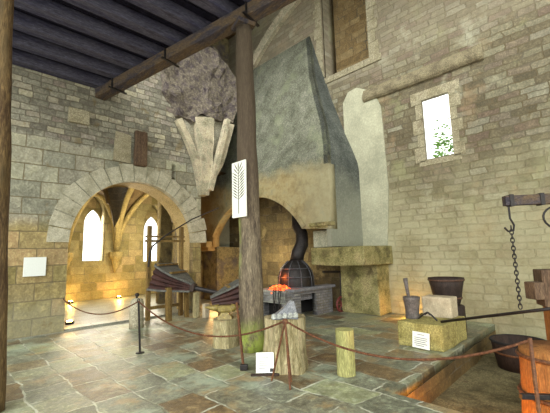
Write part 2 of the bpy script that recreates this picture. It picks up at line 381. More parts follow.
def tube(bm, pts, r, n=8, closed=False, caps=True):
    pts = [V(p) for p in pts]; rings = []; N = len(pts)
    x, y = frame_of(pts[1] - pts[0])
    for i, p in enumerate(pts):
        if closed: d = pts[(i+1) % N] - pts[i-1]
        else: d = pts[min(i+1, N-1)] - pts[max(i-1, 0)]
        d.normalize(); x = (x - d * x.dot(d)).normalized(); y = d.cross(x)
        rr = r(i / (N - 1)) if callable(r) else r
        rings.append([bm.verts.new(p + (x * math.cos(2*PI*j/n) + y * math.sin(2*PI*j/n)) * rr) for j in range(n)])
    for i in range(N if closed else N - 1):
        a, b = rings[i], rings[(i+1) % N]
        for j in range(n): bm.faces.new((a[j], a[(j+1) % n], b[(j+1) % n], b[j]))
    if caps and not closed:
        bm.faces.new(rings[0][::-1]); bm.faces.new(rings[-1])
    return bm
def lathe(bm, prof, c=(0, 0, 0), n=24, tilt=None):
    c = V(c); rings = []
    for r, z in prof:
        if r < 1e-5: rings.append([bm.verts.new(c + V((0, 0, z)))])
        else: rings.append([bm.verts.new(c + V((r * math.cos(2*PI*j/n), r * math.sin(2*PI*j/n), z))) for j in range(n)])
    for a, b in zip(rings, rings[1:]):
        for j in range(n):
            q = [a[j % len(a)], a[(j+1) % n if len(a) > 1 else 0], b[(j+1) % n if len(b) > 1 else 0], b[j % len(b)]]
            u = []
            for t in q:
                if t not in u: u.append(t)
            if len(u) > 2: bm.faces.new(u)
    return bm
def prism(bm, poly, to3, d):
    """extrude 2-D outline (list of (a,b)) mapped to 3-D by to3(a,b) along vector d"""
    a = [bm.verts.new(to3(*p)) for p in poly]; b = [bm.verts.new(v.co + V(d)) for v in a]
    n = len(a)
    bm.faces.new(a[::-1]); bm.faces.new(b)
    for i in range(n): bm.faces.new((a[i], a[(i+1) % n], b[(i+1) % n], b[i]))
    bmesh.ops.recalc_face_normals(bm, faces=bm.faces); return bm
def rough_up(bm, amp, scale=3.0, seed=0.0, cuts=0):
    if cuts: bmesh.ops.subdivide_edges(bm, edges=bm.edges, cuts=cuts, use_grid_fill=True)
    for v in bm.verts:
        v.co += noise.noise_vector(v.co * scale + V((seed, seed*2, -seed))) * amp
    return bm
def log(bm, p0, p1, r0, r1, n=22, m=14, amp=.03, seed=0.0, flute=0.0):
    """rough round timber"""
    p0, p1 = V(p0), V(p1); x, y = frame_of(p1 - p0); rings = []
    for i in range(m + 1):
        t = i / m; r = r0 + (r1 - r0) * t; ring = []
        for j in range(n):
            a = 2*PI*j/n; d = x * math.cos(a) + y * math.sin(a)
            k = 1 + amp / r0 * noise.noise(V((math.cos(a)*1.7 + seed, math.sin(a)*1.7, t * (p1-p0).length * 1.5))) + flute * math.sin(a*5 + seed) + flute*.7 * math.sin(a*8+seed*2)
            ring.append(bm.verts.new(p0.lerp(p1, t) + d * r * k))
        rings.append(ring)
    for a, b in zip(rings, rings[1:]):
        for j in range(n): bm.faces.new((a[j], a[(j+1) % n], b[(j+1) % n], b[j]))
    for ring, p, f in ((rings[0], p0, 1), (rings[-1], p1, 0)):
        c = bm.verts.new(p)
        for j in range(n):
            q = (ring[(j+1) % n], ring[j], c) if f else (ring[j], ring[(j+1) % n], c)
            bm.faces.new(q)
    bmesh.ops.recalc_face_normals(bm, faces=bm.faces); return bm
def sheet(outline, holes, to3, depth_vec):
    """slab with true holes: outline and holes are 2-D loops"""
    cu = bpy.data.curves.new('tmp', 'CURVE'); cu.dimensions = '2D'; cu.fill_mode = 'BOTH'; cu.extrude = .5
    for lp in [outline] + holes:
        s = cu.splines.new('POLY'); s.points.add(len(lp) - 1); s.use_cyclic_u = True
        for q, (a, b) in zip(s.points, lp): q.co = (a, b, 0, 1)
    ob = bpy.data.objects.new('tmp', cu); COL.objects.link(ob)
    dg = bpy.context.evaluated_depsgraph_get(); me = bpy.data.meshes.new_from_object(ob.evaluated_get(dg))
    bm = B(); bm.from_mesh(me); bpy.data.objects.remove(ob); bpy.data.curves.remove(cu); bpy.data.meshes.remove(me)
    for v in bm.verts:
        v.co = V(to3(v.co.x, v.co.y)) + V(depth_vec) * (v.co.z + .5)
    bmesh.ops.remove_doubles(bm, verts=bm.verts, dist=1e-5)
    bmesh.ops.recalc_face_normals(bm, faces=bm.faces); return bm
def arc(cx, cy, r, a0, a1, n):
    return [(cx + r * math.cos(a0 + (a1-a0)*i/n), cy + r * math.sin(a0 + (a1-a0)*i/n)) for i in range(n + 1)]
def rect(a0, a1, b0, b1): return [(a0, b0), (a1, b0), (a1, b1), (a0, b1)]

# ------------------------------------------------------------------ camera
F = 350.0; P_, R_, AZ = math.radians(7.7), math.radians(1.5), math.radians(45.5)
fwd = V((math.cos(AZ)*math.cos(P_), math.sin(AZ)*math.cos(P_), math.sin(P_)))
rt0 = V((math.sin(AZ), -math.cos(AZ), 0)); up0 = rt0.cross(fwd)
rt = rt0 * math.cos(R_) - up0 * math.sin(R_); up = rt0 * math.sin(R_) + up0 * math.cos(R_)
cam = bpy.data.cameras.new('camera'); co = bpy.data.objects.new('camera', cam); COL.objects.link(co)
cam.sensor_width = 36; cam.lens = F / 550 * 36; cam.clip_start = .05; cam.clip_end = 200
co.matrix_world = Matrix.Translation((0, 0, 1.6)) @ Matrix((rt, up, -fwd)).transposed().to_4x4()
SC.camera = co

# ------------------------------------------------------------------ setting
XW, YW = 8.7, 9.1
XZ = lambda a, b: (a, YW, b)
YZ = lambda a, b: (XW, a, b)
ACX, AR, ASP = 3.885, 1.63, 1.98
arch_loop = [(ACX - AR, 0), (ACX - AR, ASP)] + arc(ACX, ASP, AR, PI, 0, 28)[1:-1] + [(ACX + AR, ASP), (ACX + AR, 0)]
struct('wall_left', sheet([(-3.5, 0)] + arch_loop + [(5.78, 0), (5.78, 11), (-3.5, 11)], [rect(4.80, 4.94, 3.8, 4.24)], XZ, (0, .9, 0)), 'left')
# lining of the arch: jambs and soffit in dressed stone with warm lamplight put into its colour, voussoirs of the ring
def voussoirs():
    bm = B(); n = 17
    for i in range(n):
        a0 = PI - PI * i / n; a1 = PI - PI * (i + 1) / n; g = .006
        dr = random.uniform(.40, .52)
        q = arc(ACX, ASP, AR - .005, a0 - g, a1 + g, 3) + arc(ACX, ASP, AR + dr, a1 + g, a0 - g, 3)
        prism(bm, q, lambda a, b: V((a, YW - .012 - random.uniform(0, .006), b)), (0, .2, 0))
    return bm
struct('trim_1', voussoirs(), 'voussoir')
def lining():
    bm = B(); pts = [(ACX - AR, 0)] + [(ACX - AR, ASP*.33), (ACX - AR, ASP*.66)] + arc(ACX, ASP, AR, PI, 0, 28) + [(ACX + AR, ASP*.66), (ACX + AR, ASP*.33), (ACX + AR, 0)]
    inn = []
    for (a, b) in pts:
        d = V((a - ACX, 0 if b < ASP else b - ASP)).normalized(); inn.append((a - d.x*.012, b - d.y*.012))
    for (p, q), (p2, q2) in zip(zip(pts, inn), zip(pts[1:], inn[1:])):
        y0, y1 = YW + .18, YW + .9
        v = [bm.verts.new((q[0], y, q[1])) for y in (y0, y1)] + [bm.verts.new((q2[0], y, q2[1])) for y in (y1, y0)]
        w = [bm.verts.new((p[0], y, p[1])) for y in (y0, y1)] + [bm.verts.new((p2[0], y, p2[1])) for y in (y1, y0)]
        bm.faces.new(v)
        bm.faces.new((v[0], v[3], w[3], w[0])); bm.faces.new((v[1], w[1], w[2], v[2]))
    bmesh.ops.remove_doubles(bm, verts=bm.verts, dist=1e-5); return bm
struct('trim_2', lining(), 'soffit')

win = rect(2.76, 3.42, 3.84, 5.38); niche = rect(4.78, 6.43, 7.18, 10.8)
struct('wall_right', sheet(rect(-4, 13, -.6, 11), [win, niche], YZ, (.1, 0, 0)), 'right')
struct('wall_right_outer', sheet(rect(-4, 13, -.6, 11), [rect(1.9, 4.3, 3.2, 6.6), niche], lambda a, b: (XW + .1, a, b), (.8, 0, 0)), 'right')
struct('trim_3', b3(9.42, 9.6, 4.7, 6.5, 7.0, 10.9), 'nicheback')                       # back of the high niche
struct('wall_fireplace_end', sheet(rect(5.7, 8.7, 0, 11), [], lambda a, b: (a, 11.5, b), (0, .3, 0)), 'soot')
bm = B(); prism(bm, [(5.58, 10.0), (5.78, 10.0), (6.3, 11.5), (6.1, 11.5)], lambda a, b: V((a, b, 0)), (0, 0, 11))
struct('wall_corner', bm, 'soot')
# niche jambs: pale dressed stones left and right, sill stones
bm = B()
for s, y0 in ((0, 4.48), (1, 6.43)):
    z = 7.15; i = 0
    while z < 10.8:
        h = random.uniform(.3, .45); w = .24 if i % 2 else .32
        a = (y0 + .3 - w, y0 + .3) if s == 0 else (y0, y0 + w)
        box(bm, (XW - .005, (a[0]+a[1])/2, z + h/2), (.05, a[1]-a[0], h - .012), bev=.008); z += h; i += 1
y = 4.4
while y < 6.7:
    w = random.uniform(.35, .6); box(bm, (XW + .02, y + w/2, 7.06), (.12, w - .012, .2), bev=.015); y += w
struct('trim_4', bm, 'dress')
# window surround of dressed stones
bm = B()
for s in (0, 1):
    z = 3.78; i = 0
    while z < 5.36:
        h = random.uniform(.28, .4); h = min(h, 5.4 - z); w = .16 if i % 2 else .26
        a = (2.76 - w, 2.76) if s == 0 else (3.42, 3.42 + w)
        box(bm, (XW - .002, (a[0]+a[1])/2, z + h/2), (.02, a[1]-a[0], h - .012), bev=.006); z += h; i += 1
box(bm, (XW - .002, 3.09, 5.51), (.02, 1.2, .24), bev=.006); box(bm, (XW - .002, 3.09, 3.75), (.02, 1.0, .14), bev=.006)
struct('trim_5', bm, 'dress')
# long projecting ledge with rounded under edge and sloping top
q = [(0, -.14), (.09, -.13), (.14, -.08), (.16, -.01), (.14, .06), (.05, .24), (0, .28)]
bm = B(); prism(bm, q, lambda a, b: V((XW + .02 - a, 1.93, 6.0 + b)), (0, 3.1, 0)); 
bmesh.ops.subdivide_edges(bm, edges=[e for e in bm.edges if abs(e.verts[0].co.y - e.verts[1].co.y) > 1], cuts=14)
rough_up(bm, .02, 2.5, 1.0); struct('trim_6', bm, 'ledge')
# smooth plaster patch beside the hood
q = [(5.75, 1.75), (5.75, 6.1), (5.55, 6.38), (5.25, 6.42), (4.9, 6.22), (4.62, 5.85), (4.52, 5.6), (4.46, 3.3), (4.6, 1.75)]
bm = B(); prism(bm, q, lambda a, b: V((XW - .03, a, b)), (.05, 0, 0)); struct('trim_7', bm, 'panel')
# pale rib of the lost vault crossing the wall above the hood
bm = B(); pts = [V((8.62, 10.0 - 3.1*t, 8.95 + 1.75*t + .25*math.sin(PI*t))) for t in [i/12 for i in range(13)]]
for a, b in zip(pts, pts[1:]): bar(bm, a, a.lerp(b, .98), .16, .36)
struct('trim_8', bm, 'rib')

# floor with the sunken pit cut out of the right side
struct('floor', sheet([(-3.5, -4), (3.88, -4), (3.88, 2.105), (8.75, 2.285), (8.75, 10), (5.6, 10), (5.6, 9.1), (-3.5, 9.1)], [], lambda a, b: (a, b, -.12), (0, 0, .12)), 'floor')
struct('floor_corridor', b3(-1, 10, 9.05, 15.2, -.12, .012), 'corrfloor')
struct('floor_pit', rough_up(b3(3.7, 8.8, -4, 2.5, -.62, -.42), .03, 2, 0, 24), 'pitfloor')
bm = B(); prism(bm, [(3.90, 2.10), (8.72, 2.28), (8.72, 2.6), (3.9, 2.5)], lambda a, b: V((a, b, -.6)), (0, 0, .475)); struct('wall_pit', bm, 'pitwall')
struct('wall_pit_front', b3(3.5, 3.87, -4, 2.3, -.6, -.12), 'pitwall')
# threshold step under the arch
bm = B(); x = 2.27
while x < 5.5:
    w = min(random.uniform(.5, .8), 5.5 - x); box(bm, (x + w/2, 9.26, .02), (w - .01, .3, .07), bev=.012); x += w
struct('trim_10', bm, 'corrfloor')

# ------------------------------------------------------------------ vaulted corridor behind the arch
YB = 15.0
def lancet(cx, w, z0, zs):
    h = w/2; r = w * 1.1; a = math.acos((r - h) / r)
    return [(cx - h, z0), (cx + h, z0), (cx + h, zs)] + arc(cx + h - r, zs, r, 0, a, 8)[1:] + arc(cx - h + r, zs, r, PI - a, PI, 8)[1:]
w1, w2 = (4.56, .92, 1.5, 3.35), (7.12, .98, 1.4, 3.1)
struct('wall_corridor', sheet(rect(-1, 10, 0, 5.6), [lancet(*w1), lancet(*w2)], lambda a, b: (a, YB, b), (0, .5, 0)), 'corridor')
v1, v2 = (4.70, .66, 1.52, 3.0), (7.22, .72, 1.42, 2.8)
struct('wall_corridor_outer', sheet(rect(-1, 10, 0, 5.6), [lancet(*v1), lancet(*v2)], lambda a, b: (a, YB + .5, b), (0, .12, 0)), 'corridor')
struct('wall_corridor_left', b3(1.2, 2.0, 10, 15.2, 0, 5.6), 'corridor')
struct('wall_corridor_right', b3(9.2, 9.6, 11.8, 15.2, 0, 5.6), 'corridor')
bays = [(1.9, 3.62), (3.62, 5.45), (5.45, 8.75), (8.75, 10.4)]
def ptd(t, rise):                     # pointed arch, t 0..1
    return rise * (1 - abs(2*t - 1) ** 2.3) ** .62
def vault():
    bm = B(); nx, ny = 70, 30; vs = []
    for j in range(ny + 1):
        row = []; y = 10 + 5.05 * j / ny
        hy = 1.85 + ptd(j / ny, 2.75)
        for i in range(nx + 1):
            x = 1.9 + 8.4 * i / nx
            a, b = next(q for q in bays if x <= q[1] + 1e-6)
            hx = 1.85 + ptd((x - a) / (b - a), 2.35 if b - a < 2.5 else 2.7)
            row.append(bm.verts.new((x, y, max(hx, hy))))
        vs.append(row)
    for j in range(ny):
        for i in range(nx): bm.faces.new((vs[j][i], vs[j+1][i], vs[j+1][i+1], vs[j][i+1]))
    return bm
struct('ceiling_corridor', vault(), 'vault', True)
bm = B()
for (a, b) in bays[1:3]:
    rise = 2.35 if b - a < 2.5 else 2.7; n = 20
    pts = [V((a + (b-a)*i/n, YB - .09, 1.85 + ptd(i/n, rise) - .04)) for i in range(n+1)]
    tube(bm, pts, .10, 8)
    for s in (0, 1):                  # diagonal ribs up towards the room
        pts = []
        for i in range(n+1):
            t = .5 * i / n; x = a + (b-a)*t if s == 0 else b - (b-a)*t
            pts.append(V((x, YB - .1 - 2.4*t*2, 1.85 + ptd(t, rise) + .12*i/n)))
        tube(bm, pts, .105, 8)
for x in (3.62, 5.45):
    pts = [V((x, YB - .1 - 2.45*i/14, 1.85 + ptd(.5*i/14, 2.72))) for i in range(15)]; tube(bm, pts, .12, 8)
struct('trim_11', bm, 'ribwarm', True)
bm = B()
for x in (3.62, 5.43):
    lathe(bm, [(0, 1.03), (.05, 1.05), (.09, 1.2), (.15, 1.38), (.17, 1.5), (.24, 1.6), (.27, 1.68), (.27, 1.84), (.0, 1.86)], (x, YB - .1, 0), 14)
struct('trim_12', bm, 'ribwarm')

# ------------------------------------------------------------------ broken vault springer in the corner
def arcrib(bm, pts, w, h):
    for a, b in zip(pts, pts[1:]): bar(bm, a, a.lerp(b, 1.0), w, h)
def springer():
    base = V((5.72, 8.98, 3.55))
    def curve(tip, sag, n=8):
        out = []
        for i in range(n+1):
            t = i/n; p = base.lerp(V(tip), t); p.x += (base.x - tip[0]) * sag * math.sin(PI*t)*.5; out.append(p)
        return out
    return base, curve
base, curve = springer()
bm = B(); arcrib(bm, curve((4.92, 8.98, 5.6), .35), .16, .2); struct('trim_13', bm, 'rib')
bm = B(); arcrib(bm, [V((5.9, 8.8, 3.55)).lerp(V((6.5, 8.7, 5.9)), i/6) for i in range(7)], .13, .2); struct('trim_14', bm, 'rib')
bm = B(); prism(bm, [(5.66, 3.4), (5.9, 3.4), (6.02, 4.4), (6.1, 5.9), (5.42, 5.75), (5.5, 5.0), (5.62, 4.2)], lambda a, b: V((a, 8.82, b)), (0, .35, 0)); rough_up(bm, .03, 2, 4, 3); struct('trim_15', bm, 'rib')
bm = B(); prism(bm, [(6.2, 4.6), (6.55, 5.9), (6.95, 5.9), (6.45, 4.4), (6.15, 3.9)], lambda a, b: V((a, 8.9, b)), (0, .25, 0)); rough_up(bm, .03, 2, 5, 3); struct('trim_16', bm, 'rib')
bm = B(); prism(bm, [(5.68, 3.45), (5.95, 3.45), (6.35, 4.7), (6.72, 5.9), (6.3, 6.05), (5.6, 5.9), (5.1, 5.7), (5.4, 4.7)], lambda a, b: V((a, 8.98, b)), (0, .2, 0)); rough_up(bm, .03, 2, 5, 3); struct('trim_19', bm, 'arch')
def rubble_mass():
    bm = B(); q = [(4.9, 5.75), (5.3, 5.62), (5.75, 5.95), (6.2, 5.85), (6.9, 6.0), (7.2, 6.6), (7.2, 7.6), (6.3, 8.4), (5.5, 8.6), (4.7, 8.1), (4.4, 7.2), (4.5, 6.4)]
    prism(bm, q, lambda a, b: V((a, 8.86, b)), (0, .4, 0)); bmesh.ops.triangulate(bm, faces=bm.faces)
    bmesh.ops.subdivide_edges(bm, edges=bm.edges, cuts=5, use_grid_fill=True)
    for v in bm.verts:
        if v.co.y < 9.0: v.co.y += .12 * max(0, v.co.z - 6.3)
    rough_up(bm, .13, 2.2, 9); return rough_up(bm, .06, 5, 3)
struct('trim_17', rubble_mass(), 'rubblemass')
# brown timber stub and pale niche stone let into the left wall
solo('timber_stub', rough_up(b3(3.68, 4.02, 8.95, 9.095, 4.02, 4.98, .04), .015, 4, 1, 2), 'stub', 'short brown upright timber stub set into the stone wall above the arch', 'timber')
bm = B(); 
box(bm, (2.33, 9.07, 5.02), (.46, .12, .36), bev=.02)
prism(bm, [(3.16, 4.08), (3.6, 4.06), (3.6, 4.82), (3.2, 4.86)], lambda a, b: V((a, 9.05, b)), (0, .1, 0)); struct('trim_18', bm, 'dress')

# ------------------------------------------------------------------ fireplace
fp = thing('fireplace', (7.9, 8.3, 0), 'huge stone forge fireplace with a tall tapering grey plaster hood', 'fireplace')
XH = 7.2
AR2, AZ2 = 2.566, .84; AA = math.acos(2.14/AR2)
al = arc(8.4, AZ2, AR2, PI - AA, AA, 24)[::-1]
al = sorted(al)
out = [(5.33, 2.2)] + al + [(10.54, 1.9), (11.42, 1.9), (11.42, 3.9), (5.33, 3.9)]
part('arch_wall', sheet(out, [], lambda a, b: (XH, a, b), (.28, 0, 0)), 'hood', fp)
def ring():
    bm = B(); n = 15; a0 = AA; a1 = PI - a0
    for i in range(n):
        p, q = a0 + (a1-a0)*i/n + .003, a0 + (a1-a0)*(i+1)/n - .003
        poly = arc(8.4, AZ2, AR2 - .01, p, q, 3) + arc(8.4, AZ2, AR2 + .13, q, p, 3)
        prism(bm, poly, lambda a, b: V((XH - .035, a, b)), (.1, 0, 0))
    return bm
part('arch_ring', ring(), 'hood', fp)
bm = B(); box(bm, (7.24, 5.66, 2.33), (.22, .72, .1), bev=.02); box(bm, (7.26, 5.72, 2.27), (.16, .6, .08), bev=.02); part('cornice', bm, 'pier', fp)
# hood: rows of (z, y right, x front) swept up to the wall
rows = [(3.9, 5.33, 7.2), (4.15, 5.36, 7.25), (4.5, 5.48, 7.42), (5.3, 5.80, 7.76), (6.3, 6.15, 7.92), (7.15, 6.40, 8.06), (8.0, 6.66, 8.34), (8.9, 6.94, 8.66)]
def hood_faces(which):
    bm = B(); yc = 8.38
    for (z0, y0, x0), (z1, y1, x1) in zip(rows, rows[1:]):
        def q(z, y, x): return {'f': ((x, y, z), (x, 2*yc - y, z)), 'r': ((x, y, z), (8.72, y, z)), 'l': ((x, 2*yc - y, z), (8.72, 2*yc - y, z))}[which]
        a, b = q(z0, y0, x0); c, d = q(z1, y1, x1); N = 14 if which == 'f' else 4
        r0 = [bm.verts.new(V(a).lerp(V(b), i/N)) for i in range(N+1)]; r1 = [bm.verts.new(V(c).lerp(V(d), i/N)) for i in range(N+1)]
        for i in range(N): bm.faces.new((r0[i], r0[i+1], r1[i+1], r1[i]))
    bmesh.ops.remove_doubles(bm, verts=bm.verts, dist=1e-4)
    ins = V((0, 0, 0)); d = {'f': V((.14, 0, 0)), 'r': V((0, .14, 0)), 'l': V((0, -.14, 0))}[which]
    g = bmesh.ops.extrude_face_region(bm, geom=bm.faces[:]); 
    for v in g['geom']:
        if isinstance(v, bmesh.types.BMVert): v.co += d
    bmesh.ops.recalc_face_normals(bm, faces=bm.faces)
    return bm
part('hood_front', hood_faces('f'), 'hood', fp)
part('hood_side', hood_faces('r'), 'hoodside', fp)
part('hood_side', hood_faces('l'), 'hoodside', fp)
for y0, y1 in ((5.33, 5.47), (11.28, 11.42)):
    part('side_wall', b3(XH + .29, 8.69, y0 + .001, y1, 1.75, 3.895), 'hoodside', fp)
    part('side_wall', b3(XH + .003, XH + .285, y0 + .001, y1, 1.75, 2.195), 'hoodside', fp)
part('fireback', b3(8.5, 8.68, 5.5, 11.3, 0, 3.9), 'fireback', fp)
bm = B(); box(bm, (7.98, 5.28, 1.5), (1.42, 1.6, .46), bev=.03); rough_up(bm, .02, 2, 2, 3); part('bracket_stone', bm, 'pier', fp)
bm = B(); box(bm, (8.4, 5.18, .64), (.6, 1.12, 1.28), bev=.03); rough_up(bm, .025, 2, 3, 4); part('pier', bm, 'pier', fp)
bm = B(); box(bm, (7.72, 5.82, 1.97), (.3, .82, .46), bev=.03); part('relieving_stone', bm, 'pale', fp)
bm = B(); box(bm, (8.0, 10.95, .95), (1.3, .9, 1.9), bev=.03); rough_up(bm, .03, 2, 3, 4); part('pier', bm, 'soot', fp)
bm = B(); box(bm, (7.22, 11.0, 2.0), (.5, .8, .22), bev=.04); box(bm, (7.25, 11.0, 1.83), (.34, .7, .14), bev=.04); part('corbel', bm, 'hood', fp)

# ------------------------------------------------------------------ forge hearth
fg = thing('forge_hearth', (7.0, 6.4, 0), 'brick forge hearth with a dark ash opening standing under the big hood', 'forge')
bm = B()
box(bm, (6.2, 6.44, .55), (.14, .94, .3))                               # low pale front wall
part('front_wall', bm, 'whitebrick', fg)
side = sheet([(6.13, 0), (6.68, 0), (6.68, .57), (7.32, .57), (7.32, 0), (7.98, 0), (7.98, .66), (6.13, .66)], [], lambda a, b: (a, 5.97, b), (0, .16, 0))
part('side_wall', side, 'greybrick', fg)
part('hearth_bed', b3(6.14, 7.98, 6.14, 6.9, .4, .62), 'slab', fg)
part('back_wall', b3(6.3, 7.98, 6.9, 7.05, 0, .7), 'greybrick', fg)
part('opening_fill', b3(6.45, 7.9, 6.5, 6.88, 0.005, .4), 'black', fg)  # solid black box behind the opening
bm = B(); box(bm, (7.2, 6.05, .69), (1.7, .3, .07), bev=.012); part('coping_slab', bm, 'slab', fg)
bm = B(); box(bm, (7.5, 6.6, .66), (.95, .7, .06), bev=.012); part('hearth_slab', bm, 'slab', fg)
bm = B()
for i in range(150):
    a = random.uniform(0, 2*PI); r = math.sqrt(random.random()); x = 6.5 + .36*r*math.cos(a); y = 6.5 + .37*r*math.sin(a)
    z = .63 + .13*(1 - r*r)*random.uniform(.6, 1.1)
    m = Matrix.Translation((x, y, z)) @ Matrix.Rotation(random.uniform(0, 3), 4, V((random.random(), random.random(), 1)).normalized())
    bmesh.ops.create_icosphere(bm, subdivisions=1, radius=random.uniform(.035, .06), matrix=m)
c = solo('glowing_coals', bm, 'coal', 'heap of glowing orange coals burning on the pale brick forge', 'coals'); c['kind'] = 'stuff'
# smoke hood of the forge: domed iron cap with a stack bending back to the chimney
sm = thing('smoke_hood', (7.1, 6.45, .69), 'dark domed iron smoke hood with a bent flue above the forge', 'hood')
part('dome', lathe(B(), [(.47, .69), (.48, .74), (.47, .95), (.43, 1.12), (.34, 1.27), (.22, 1.38), (.16, 1.42), (.0, 1.43)], (7.1, 6.5, 0), 22), 'iron', sm, True)
bm = B()
for i in range(9):
    a = 2*PI*i/9
    tube(bm, [V((7.1 + r*1.03*math.cos(a), 6.5 + r*1.03*math.sin(a), z)) for r, z in ((.48, .72), (.47, .95), (.43, 1.12), (.34, 1.27), (.2, 1.4))], .014, 6)
for r, z in ((.49, .73), (.485, .98), (.4, 1.2)):
    tube(bm, [V((7.1 + r*math.cos(2*PI*i/24), 6.5 + r*math.sin(2*PI*i/24), z)) for i in range(24)], .014, 6, True)
part('strapping', bm, 'strap', sm)
part('flue', tube(B(), [(7.15, 6.5, 1.38), (7.2, 6.48, 1.6), (7.35, 6.45, 1.85), (7.55, 6.62, 2.15), (7.75, 6.95, 2.4), (7.9, 7.1, 2.9)], lambda t: .19 - .03*t, 14), 'iron', sm, True)
# tongs hanging on the front of the forge
def tongs(y, label):
    t = thing('tongs', (6.06, y, .2), label, 'tongs', 'tongs hung on the forge')
    for s in (-1, 1):
        part('arm', tube(B(), [(6.09, y + s*.03, .8), (6.06, y + s*.035, .6), (6.05, y + s*.012, .42), (6.05, y - s*.035, .33), (6.05, y - s*.01, .22)], .011, 6), 'iron', t)
    part('hook', tube(B(), [(6.135, y, .70), (6.05, y, .70), (6.03, y, .73)], .012, 6), 'iron', t)
    part('rivet', lathe(B(), [(0, 0), (.018, 0), (.018, .03), (0, .03)], (6.04, y, .40), 8), 'iron', t)
tongs(6.27, 'dark iron tongs hanging on the pale forge wall, left pair')
tongs(6.1, 'dark iron tongs hanging at the forge corner above the big stump')
# post with arm and red wheel
wp = thing('wheel_stand', (8.1, 5.85, 0), 'slim dark iron stand with a small red spoked wheel right of the forge', 'wheel')
part('post', tube(B(), [(8.2, 5.82, 0), (8.2, 5.82, 1.08)], .03, 8), 'iron', wp)
part('arm', bar(B(), (7.4, 5.8, 1.1), (8.28, 5.8, 1.06), .05, .06), 'iron', wp)
bm = B(); tube(bm, [V((8.08 + .19*math.cos(2*PI*i/20), 5.76, .2 + .19*math.sin(2*PI*i/20))) for i in range(20)], .03, 8, True)
w = part('wheel', bm, 'red', wp)
bm = B()
for i in range(6): tube(bm, [(8.08, 5.76, .2), (8.08 + .19*math.cos(PI*i/3), 5.76, .2 + .19*math.sin(PI*i/3))], .018, 6)
part('spokes', bm, 'red', w)

# ------------------------------------------------------------------ timber ceiling over the left side
BD = V((1.1, -4.5, .3)).normalized(); B0 = V((2.78, 9.08, 5.72))
def beam_x(y): return B0.x + (9.08 - y) * 1.1/4.5
def ceil_z(y): return 5.80 + (9.08 - y) * .3/4.5
mb = thing('main_beam', tuple(B0), 'long heavy dark beam carrying the joists along the open ceiling edge', 'beam')
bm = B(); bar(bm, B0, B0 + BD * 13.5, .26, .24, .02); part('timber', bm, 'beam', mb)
for d in (.75, 2.6, 4.75, 6.5):
    p = B0 + BD * d; n = V((BD.y, -BD.x, 0)).normalized(); bm = B()
    for s in (-1, 1): bar(bm, p + n*.145*s + V((0, 0, -.14)), p + n*.145*s + V((0, 0, .12)), .05, .018)
    bar(bm, p - n*.24 + V((0, 0, -.132)), p + n*.24 + V((0, 0, -.132)), .05, .022)
    part('iron_strap', bm, 'iron', mb)
jt = None; i = 0; y = 8.93
while y > -3.5:
    z = ceil_z(y) + .17
    bm = B(); x1 = beam_x(y) + random.uniform(.16, .3); bar(bm, (-1.2, y, z + random.uniform(-.01, .01)), (x1, y + random.uniform(-.05, .05), z), .24, .26, .015)
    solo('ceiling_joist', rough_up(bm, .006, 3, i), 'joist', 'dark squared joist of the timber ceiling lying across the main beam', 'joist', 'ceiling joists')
    y -= .66; i += 1
bm = B(); y = 9.08
while y > -3.6:
    w = random.uniform(.2, .27); z = ceil_z(y) + .32
    prism(bm, [(-1.2, y), (beam_x(y) + .22, y), (beam_x(y - w) + .22, y - w + .012), (-1.2, y - w + .012)], lambda a, b: V((a, b, z)), (0, 0, .04)); y -= w
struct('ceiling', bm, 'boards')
bm = B(); box(bm, (6.9, 9.0, 11.1), (6.0, 26, .2)); struct('roof_shade_slab', bm, 'vault')  # unseen roof slab, added to keep sky light off upper walls and hood

# posts
pp = thing('timber_post', (3.95, 4.71, 0), 'tall mossy round timber post under the beam in mid room', 'post')
part('trunk', log(B(), (4.02, 4.72, 0), (3.90, 4.68, 5.80), .21, .15, 22, 40, .03, 3.0), 'post', pp, True)
part('corbel_block', box(B(), (3.88, 4.67, 5.845), (.34, .34, .09), rz=-.24), 'beam', pp)
bm = log(B(), (.56, 5.02, 0), (.36, 5.23, 5.78), .15, .13, 22, 30, .02, 8.0)
solo('timber_post', bm, 'darkpost', 'brown timber post at the left edge in the foreground', 'post', smooth=True)

# palm-branch board on the mid post
sb = thing('palm_board', (3.75, 4.7, 2.24), 'tall white board with a dark palm branch fixed to the mid post', 'board')
part('panel', b3(3.745, 3.77, 4.515, 4.885, 2.24, 3.22), 'white', sb)
def pl(bm, p, q, w):
    d = V((q[0]-p[0], q[1]-p[1])); n = V((-d.y, d.x)).normalized() * w
    mid = (V(p) + V(q)) / 2
    prism(bm, [tuple(p), (mid.x + n.x, mid.y + n.y), tuple(q), (mid.x - n.x, mid.y - n.y)], lambda a, b: V((3.738, a, b)), (.012, 0, 0))
bm = B(); yc = 4.70
prism(bm, [(yc - .007, 2.30), (yc + .007, 2.30), (yc + .004, 3.1), (yc - .004, 3.1)], lambda a, b: V((3.738, a, b)), (.012, 0, 0))
for i in range(11):
    z = 2.55 + i * .05; L = .172 - max(0, i - 8)*.032
    for s in (-1, 1): pl(bm, (yc + s*.008, z), (yc + s*L, z + .10 + .022*max(0, i - 8)), .0095)
pl(bm, (yc, 3.06), (yc, 3.205), .011)
part('palm_branch', bm, 'leafink', sb)

# notice on the left wall
nb = thing('wall_notice', (1.63, 9.08, 1.26), 'square pale notice panel fixed low on the left stone wall', 'notice')
part('panel', b3(1.43, 1.83, 9.05, 9.1, 1.26, 1.66), 'notice', nb)

